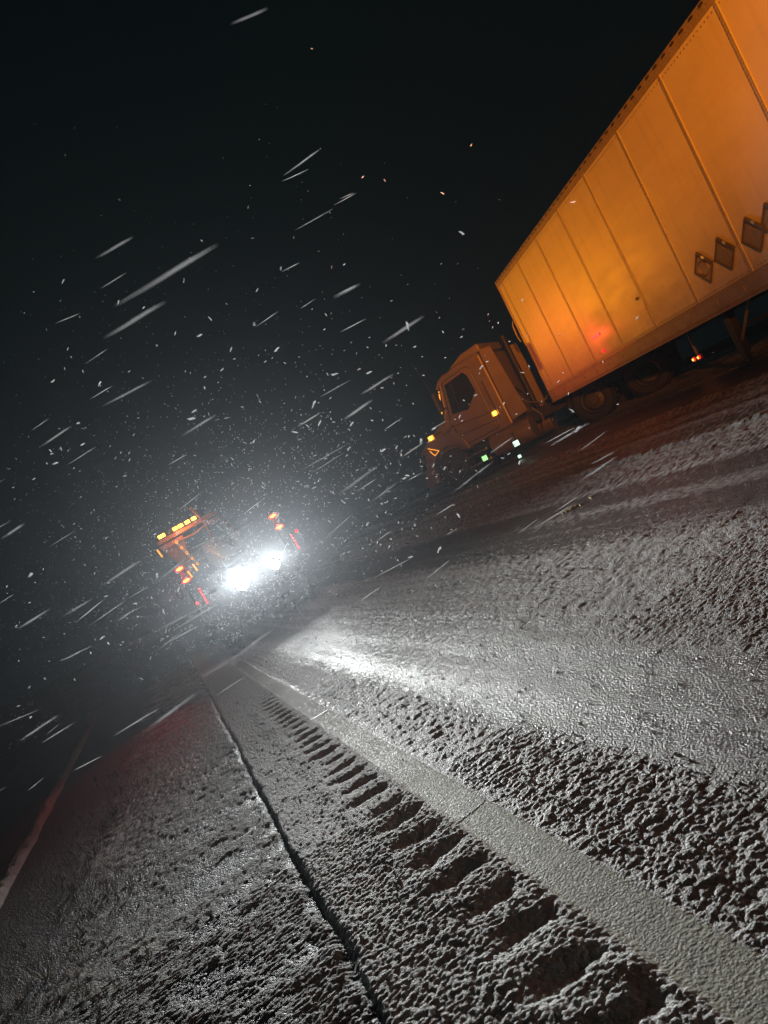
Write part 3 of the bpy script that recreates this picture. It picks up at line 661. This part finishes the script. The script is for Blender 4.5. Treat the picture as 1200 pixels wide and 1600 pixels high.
# ------------------------------------------------------------------ heavy tow truck with its work lights towards the camera
TWC = F * 18.6 + R * (-229 * 18.6 / 1150)
lean = math.radians(-4.2)
MW = Matrix.Translation((TWC.x, TWC.y, gz(TWC.x, TWC.y))) @ Matrix.Rotation(lean, 4, 'Y')
tow = empty('tow_truck', MW, 'heavy tow truck seen from behind with blinding white work lights and amber light bar', 'truck')
m_tow = mat('tow_truck_paint', (0.07, 0.06, 0.055), 0.35, 0.1, var=0.2)
m_towo = mat('pylon_amber_tint', (0.42, 0.18, 0.05), 0.4, 0.1, var=0.25)  # orange base colour imitates amber light falling from the bar
for s_ in (-1, 1):
    MB().box((s_ * 0.42, 4.2, 0.86), (0.1, 8.6, 0.28)).build('frame_rail', m_blk, tow)
    MB().box((s_ * 1.05, 2.2, 1.22), (0.52, 4.2, 0.62)).build('tool_body', m_tow, tow, bevel=0.03)
    for k in range(3):
        dr = MB().box((s_ * 1.318, 0.95 + k * 1.3, 1.22), (0.02, 1.15, 0.5)).build('locker_door', m_tow, tow, bevel=0.006)
        MB().box((s_ * 1.335, 0.95 + k * 1.3, 1.36), (0.02, 0.14, 0.05)).build('handle', m_chr, dr)
    for yy in (1.2, 2.5): wheel(tow, (s_ * 1.03, yy, 0.5), 0.5, 0.5, axis=(1, 0, 0), out=s_)
    wheel(tow, (s_ * 1.1, 7.4, 0.5), 0.5, 0.28, axis=(1, 0, 0), out=s_)
    MB().box((s_ * 1.03, 0.42, 0.50), (0.55, 0.02, 0.55)).build('mud_flap', m_blk, tow)
    # lamp post at the rear corner
    po = MB().box((s_ * 1.33, 0.06, 1.95), (0.16, 0.12, 1.35)).build('lamp_post', m_blk, tow, bevel=0.01)
    for z in (2.47, 2.14):
        pr = [(s_ * 1.33 + .125 * math.cos(a) * (1 if abs(math.cos(a)) < .7 else 1), z + .062 * math.sin(a)) for a in [i / 16 * 6.283 for i in range(16)]]
        ln = MB().prism(pr, -0.01, -0.04, 'y').build('tail_light', m_red, tow)
        pr = [(s_ * 1.33 + .085 * math.cos(a), z + .032 * math.sin(a)) for a in [i / 16 * 6.283 for i in range(16)]]
        MB().prism(pr, -0.042, -0.05, 'y').build('bulb', m_redcore, ln)
    for k in range(6):
        MB().lathe([(0, .02), (.022, .016), (.03, 0)], (s_ * 1.33 + .16, -0.01, 1.80 - k * 0.078), (0, -1, 0), 10).build('marker_light', m_reddot, tow)
    MB().lathe([(0, .02), (.035, .016), (.045, 0)], (s_ * 1.33 + (.34 if s_ > 0 else -.05), -0.01, 1.83 if s_ > 0 else 1.52), (0, -1, 0), 10).build('marker_light', m_reddot, tow)
    MB().box((s_ * 1.33 + .16, 0.02, 1.60), (0.10, 0.05, 0.55)).build('light_strip_plate', m_blk, tow)
MB().box((0, 0.1, 1.28), (2.5, 0.12, 0.5)).build('tailboard', m_tow, tow, bevel=0.01)
MB().box((0, 0.02, 0.72), (2.5, 0.16, 0.22)).build('rear_bumper', m_blk, tow, bevel=0.02)
MB().box((0, 2.3, 1.58), (1.6, 4.0, 0.1)).build('deck', m_blk, tow)
# wrecker boom and winch
bm_ = MB().prism([(0.5, 1.75), (0.3, 2.15), (4.6, 3.0), (4.9, 2.6), (4.9, 1.6), (3.8, 1.6)], -0.24, 0.24, 'x').build('boom', m_tow, tow, bevel=0.02)
MB().cyl((-.3, 0.42, 1.98), (.3, 0.42, 1.98), 0.14).build('boom_sheave', m_chr, bm_)
MB().tube([(0.12, 0.3, 1.95), (0.12, 0.15, 1.0)], 0.014, 6).build('winch_cable', m_chr, bm_)
MB().cyl((-0.4, 3.2, 1.85), (0.4, 3.2, 1.85), 0.2).build('winch_drum', m_blk, tow)
un = MB().box((0, -0.25, 0.6), (0.3, 0.6, 0.22)).build('wheel_lift', m_blk, tow, bevel=0.02)
MB().box((0, -0.5, 0.45), (1.6, 0.12, 0.12)).build('wheel_lift_bar', m_blk, un, bevel=0.01)
# cab
MB().prism([(5.5, 0.8), (5.5, 3.0), (5.7, 3.15), (7.0, 3.05), (7.4, 2.2), (8.5, 1.9), (8.8, 1.7), (8.85, 0.7)], -1.15, 1.15, 'x').build('cab', m_tow, tow, bevel=0.06)
MB().box((0, 5.48, 2.35), (1.5, 0.02, 0.6)).build('rear_window', m_glass, tow, bevel=0.01)
for s_ in (-1, 1): MB().prism([(5.9, 1.9), (5.9, 2.75), (6.9, 2.75), (7.15, 2.0)], s_ * 1.152, s_ * 1.165, 'x').build('window', m_glass, tow)
for s_ in (-1, 1):
    mr = MB().box((s_ * 1.42, 7.1, 2.2), (0.22, 0.1, 0.6)).build('mirror', m_blk, tow, bevel=0.03)
    MB().tube([(s_ * 1.16, 7.05, 2.4), (s_ * 1.40, 7.1, 2.4)], .015, 6).build('mirror_arm', m_blk, mr)
# pylon behind the cab with the light bar
pz = 3.72
MB().box((-0.22, 5.2, pz + .02), (2.15, 0.16, 0.14)).build('pylon_beam', m_towo, tow, bevel=0.02)
MB().prism([(-1.30, pz - .10), (-0.50, pz - .10), (-0.64, 2.95), (-0.78, 2.50), (-0.98, 2.42), (-1.06, 2.9)], 5.12, 5.26, 'y').build('pylon_panel', m_towo, tow, bevel=0.01)
MB().prism([(0.30, pz - .10), (0.85, pz - .10), (0.70, 3.42), (0.36, 3.52)], 5.14, 5.24, 'y').build('pylon_bracket', m_towo, tow, bevel=0.01)
MB().box((-1.12, 5.2, 2.0), (0.14, 0.14, 1.5)).build('pylon_leg', m_blk, tow); MB().box((0.78, 5.2, 2.5), (0.14, 0.14, 2.2)).build('pylon_leg', m_blk, tow)
MB().tube([(-1.2, 5.1, 3.45), (-0.7, 5.08, 3.50), (-0.2, 5.08, 3.46), (0.5, 5.08, 3.56)], 0.035, 6).build('pylon_pipe', m_towo, tow)
lb = MB().box((-0.45, 5.2, pz + .17), (1.7, 0.28, 0.15)).build('light_bar', m_blk, tow, bevel=0.03)
for k, dx in enumerate((-1.02, -0.55, -0.36, -0.12, 0.10)):
    MB().box((dx - .05, 5.045, pz + .17), (0.22 if k == 0 else 0.15, 0.03, 0.105)).build('beacon_lamp', m_amb, lb, bevel=0.02)
for (x, y, z, hh) in ((-1.38, 5.1, 3.45, .28), (-0.92, 5.06, 2.42, .24), (-0.68, 5.06, 2.52, .26)):
    MB().box((x, y, z), (0.05, 0.02, hh), Matrix.Rotation(-.1, 3, 'Y')).build('reflector', m_amb2, tow, bevel=0.005)
# chain hanging on the pylon
for k in range(13):
    c = Vector((-0.78 + .018 * k, 5.04, 3.50 - k * 0.075))
    ring = [c + Vector((0.030 * math.cos(a), 0.02 * (k % 2) * math.sin(a), 0.048 * math.sin(a))) for a in [i / 8 * 6.283 for i in range(9)]]
    MB().tube(ring, 0.011, 5).build('chain_link', m_amb2 if k % 3 == 0 else m_chr, tow)
MB().tube([(0.22, 4.9, 2.9), (0.26, 4.9, 3.6), (0.12, 4.9, 4.25)], 0.035, 8).build('mast', m_towo, tow)
MB().tube([(0.24, 4.86, 3.55), (0.38, 4.84, 3.62), (0.34, 4.84, 3.4)], 0.02, 6).build('mast_hook', m_towo, tow)
MB().tube([(0.98, 4.9, 2.7), (0.95, 4.9, 3.1), (0.80, 4.9, 3.55)], 0.022, 8).build('mast', m_towo, tow)
# work lamps
for (x, z, s_, r_) in ((-0.22, 1.36, 0, 0.15), (0.74, 1.36, 1, 0.12)):
    h_ = MB().lathe([(0.0, 0.14), (r_ * .7, 0.14), (r_ * 1.1, 0.0), (r_ * 1.1, -0.03), (r_, -0.03)], (x, 0.0, z), (0, 1, 0), 20).build('work_lamp', m_blk, tow, smooth=True)
    MB().cyl((x, -0.005, z), (x, -0.02, z), r_ * .98, n=20).build('lens', m_white, h_)
    MB().box((x, 0.02, z - r_ - .06), (0.06, 0.05, 0.14)).build('bracket', m_blk, h_)
bpy.context.view_layer.update()
for (x, z, pw) in ((-0.22, 1.36, 0.62), (0.74, 1.36, 0.38)):
    p = MW @ Vector((x, -0.10, z + 0.15))
    wl_ = spot('work_light', p, (p.x - 0.8, p.y - 15, p.z + 0.3), WHITE_LIGHT * pw, (0.95, 0.98, 0.97), 53, 1.0, 0.06, tow); beam_pattern(wl_, WHITE_BEAM)
p = MW @ Vector((-0.45, 4.9, pz + .2))
aim = MT @ Vector((-1.2, 0, 2.0))
bl_ = spot('beacon_light', p + Vector((1.3, -.1, 0)), aim, AMBER_BAR, (1, 0.30, 0.008), 36, 1.0, 0.12, tow); beam_pattern(bl_, [(-1, 0.0), (-.34, 0.0), (-.2, .12), (-.13, .4), (-.05, 1), (.3, 1), (1, .5)])
point('bar_glow', p + Vector((0, -0.25, -0.02)), 24, (1, 0.36, 0.03), 0.08, tow)
for s_ in (-1, 1):
    p = MW @ Vector((s_ * 1.33, -0.12, 2.3)); 
    point('tail_glow', p, 3, (1, 0.04, 0.03), 0.08, tow)
p = MW @ Vector((1.33, -0.15, 2.3)); tb_ = spot('tail_light_beam', p, MT @ Vector((-1.5, 0, 0.3)), 1100, (1, 0.04, 0.05), 30, 1.0, 0.1, tow); beam_pattern(tb_, [(-1, 0), (-.1, 0), (-.04, .8), (.1, 1), (1, 1)])
p = MW @ Vector((-1.33, -0.15, 2.3)); spot('tail_light_beam', p, (-1.9, 9.5, 0), 320, (1, 0.05, 0.08), 26, 1.0, 0.1, tow)
pr_ = MT @ Vector((-3.3, 0.22, 0.58)); point('added_red_glow', pr_, 5.0, (1, 0.05, 0.03), 0.05, trailer)  # added red point light, brightens the wall round the glowing strip

# amber beacon of the vehicle the photographer stands beside, behind the camera
def own_beacon():
    c = Vector((-1.2, -4.5, 0)); g_ = gz(c.x, c.y)
    Mb = Matrix.Translation((c.x, c.y, g_))
    e = empty('beacon_mast', Mb, 'amber beacon on a tripod mast standing on the verge behind the viewpoint', 'beacon')
    MB().cyl((0, 0, 0.5), (0, 0, 3.0), 0.03).build('mast', m_blk, e)
    for a in (0, 2.1, 4.2): MB().cyl((0, 0, 0.9), (0.6 * math.cos(a), 0.6 * math.sin(a), 0.0), 0.02).build('leg', m_blk, e)
    MB().cyl((0, 0, 3.0), (0, 0, 3.2), 0.1).build('lamp', m_amb2, e)
    aim2 = MT @ Vector((-6.2, 0, 2.9))
    p = c + Vector((0.2, 0.2, g_ + 3.1))
    ml_ = spot('mast_beacon_light', p, aim2, AMBER_NEAR, (1, 0.24, 0.006), 42, 1.0, 0.12, e); beam_pattern(ml_, [(-1, 0.0), (-.16, 0.0), (-.10, .14), (-.04, .62), (.05, 1), (.3, 1), (1, .6)])
own_beacon()

# ------------------------------------------------------------------ falling snow
m_flake = bpy.data.materials.new('wet_snowflake'); m_flake.use_nodes = True
nt = m_flake.node_tree; n_ = nt.nodes
for q in list(n_):
    if q.type != 'OUTPUT_MATERIAL': n_.remove(q)
df = n_.new('ShaderNodeBsdfDiffuse'); df.inputs[0].default_value = (0.97, 0.97, 0.98, 1)
tr = n_.new('ShaderNodeBsdfTranslucent'); tr.inputs[0].default_value = (0.97, 0.97, 0.98, 1)
nz = n_.new('ShaderNodeTexNoise'); nz.inputs['Scale'].default_value = 300
mxs = n_.new('ShaderNodeMixShader'); mr_ = n_.new('ShaderNodeMapRange'); mr_.inputs[3].default_value = 0.6; mr_.inputs[4].default_value = 1.0; nt.links.new(nz.outputs['Fac'], mr_.inputs[0]); nt.links.new(mr_.outputs[0], mxs.inputs[0]); nt.links.new(df.outputs[0], mxs.inputs[1]); nt.links.new(tr.outputs[0], mxs.inputs[2])
out = [q for q in n_ if q.type == 'OUTPUT_MATERIAL'][0]; nt.links.new(mxs.outputs[0], out.inputs[0])

def flakes():
    rg = np.random.default_rng(5)
    vs = []; fs = []
    wind = (R * 1.0 + U * 0.12 + F * 0.15).normalized()
    def flake(c, ln, wd, d):
        d = d.normalized(); a = d.orthogonal().normalized(); b = d.cross(a); base = len(vs)
        k = rg.uniform(0.6, 1.3, 6)
        vs.append(c - d * ln * .5)
        for s_, m_ in ((-.2, 0), (.22, 3)):
            for t in range(3):
                an = t * 2.094 + m_; vs.append(c + d * ln * s_ + (a * math.cos(an) + b * math.sin(an)) * (wd * .5 * k[t + m_]))
        vs.append(c + d * ln * .5)
        fs.extend([(base, base + 2, base + 1), (base, base + 3, base + 2), (base, base + 1, base + 3)])
        for t in range(3):
            u_ = (t + 1) % 3; fs.append((base + 1 + t, base + 1 + u_, base + 4 + u_, base + 4 + t))
            fs.append((base + 4 + t, base + 4 + u_, base + 7))
    lamp = F * 18 + R * (-3.6)
    # the air everywhere between here and the trucks
    n = 0
    while n < 2300:
        Z = 2.0 + 17.5 * rg.random() ** 0.6
        u = -230 + rg.normal(0, 330); v = min(150, -20 - abs(rg.normal(0, 270)) + rg.uniform(0, 120))
        z = H - v * Z / 1150
        if z < 0.15 or z > 9: continue
        c = F * Z + R * (u * Z / 1150) + Vector((0, 0, z))
        if c.z < gz(c.x, c.y) + 0.15: continue
        if c.x > 5.5 and c.y < 20: continue
        sc_ = rg.uniform(0.006, 0.015)
        d = Vector(rg.normal(0, 1, 3)) * 0.9 + wind * 0.8
        flake(c, sc_ * rg.uniform(1.4, 3.2), sc_ * .7, d); n += 1
    # thick swirl round the work lights
    n = 0
    while n < 4000:
        r = 5.2 * rg.random() ** 0.75; th = rg.uniform(0, 6.283)
        c = lamp + R * (r * math.cos(th)) + Vector((0, 0, 1.5 + abs(r * math.sin(th)) * .8 - 0.9)) - F * rg.uniform(-0.5, 6.5)
        if c.z < gz(c.x, c.y) + 0.1: continue
        sc_ = rg.uniform(0.009, 0.021)
        d = Vector(rg.normal(0, 1, 3)) + wind * 0.4
        flake(c, sc_ * rg.uniform(1.5, 4), sc_ * .6, d); n += 1
    # a few thin flakes near the lens, stretched to imitate motion streaks
    for (px_, py_, Z, ln) in ((260, 430, .42, .07), (210, 500, .5, .05), (630, 515, .62, .045), (560, 640, .8, .04), (310, 665, .8, .045), (270, 1110, .62, .055), (390, 25, .6, .035), (120, 950, .8, .04), (190, 895, .75, .05), (560, 750, .7, .05), (20, 830, .8, .03), (590, 600, .9, .05)):
        u = 0.895 * (px_ - 600) - 0.446 * (py_ - 800); v = 0.446 * (px_ - 600) + 0.895 * (py_ - 800)
        flake(F * Z + R * (u * Z / 1150) + Vector((0, 0, H - v * Z / 1150)), ln, 0.0016, wind + Vector(rg.normal(0, 0.03, 3)))
    # slivers close to the camera, lengthened in place of motion trails
    n = 0
    while n < 100:
        Z = rg.uniform(0.55, 3.2) ; u = rg.uniform(-850, 420); v = rg.uniform(-560, 160)
        z = H - v * Z / 1150
        if z < 0.2 or (u > 180 and v < -20) or rg.random() < abs(v) / 800: continue
        c = F * Z + R * (u * Z / 1150) + Vector((0, 0, z))
        ln = rg.uniform(0.045, 0.11) * (Z / 1.6) ** .5
        d = wind + Vector(rg.normal(0, 0.07, 3))
        flake(c, ln, rg.uniform(0.0013, 0.0026) * (Z / 1.6) ** .5, d); n += 1
    me = bpy.data.meshes.new('falling_snow'); me.from_pydata([tuple(v) for v in vs], [], fs); me.materials.append(m_flake)
    o = bpy.data.objects.new('falling_snow', me); COL.objects.link(o)
    tag(o, 'snowflakes driven by the wind through the beams of the work lights, near ones drawn out as streaks', 'snow', kind='stuff')
flakes()

# ------------------------------------------------------------------ the snow-laden air
hz = bpy.data.materials.new('haze_air'); hz.use_nodes = True
nt = hz.node_tree
for q in list(nt.nodes):
    if q.type == 'BSDF_PRINCIPLED': nt.nodes.remove(q)
pv = nt.nodes.new('ShaderNodeVolumePrincipled')
pv.inputs['Color'].default_value = (0.86, 0.92, 1.0, 1); pv.inputs['Density'].default_value = 0.0009; pv.inputs['Anisotropy'].default_value = 0.78
out = [q for q in nt.nodes if q.type == 'OUTPUT_MATERIAL'][0]; nt.links.new(pv.outputs[0], out.inputs['Volume'])
hb_ = MB().box((0, 60, 5.0), (1000, 1200, 26)).build('haze', hz); hb_['kind'] = 'stuff'
hb_['label'] = 'thin night haze of blown snow lit by the truck lights'
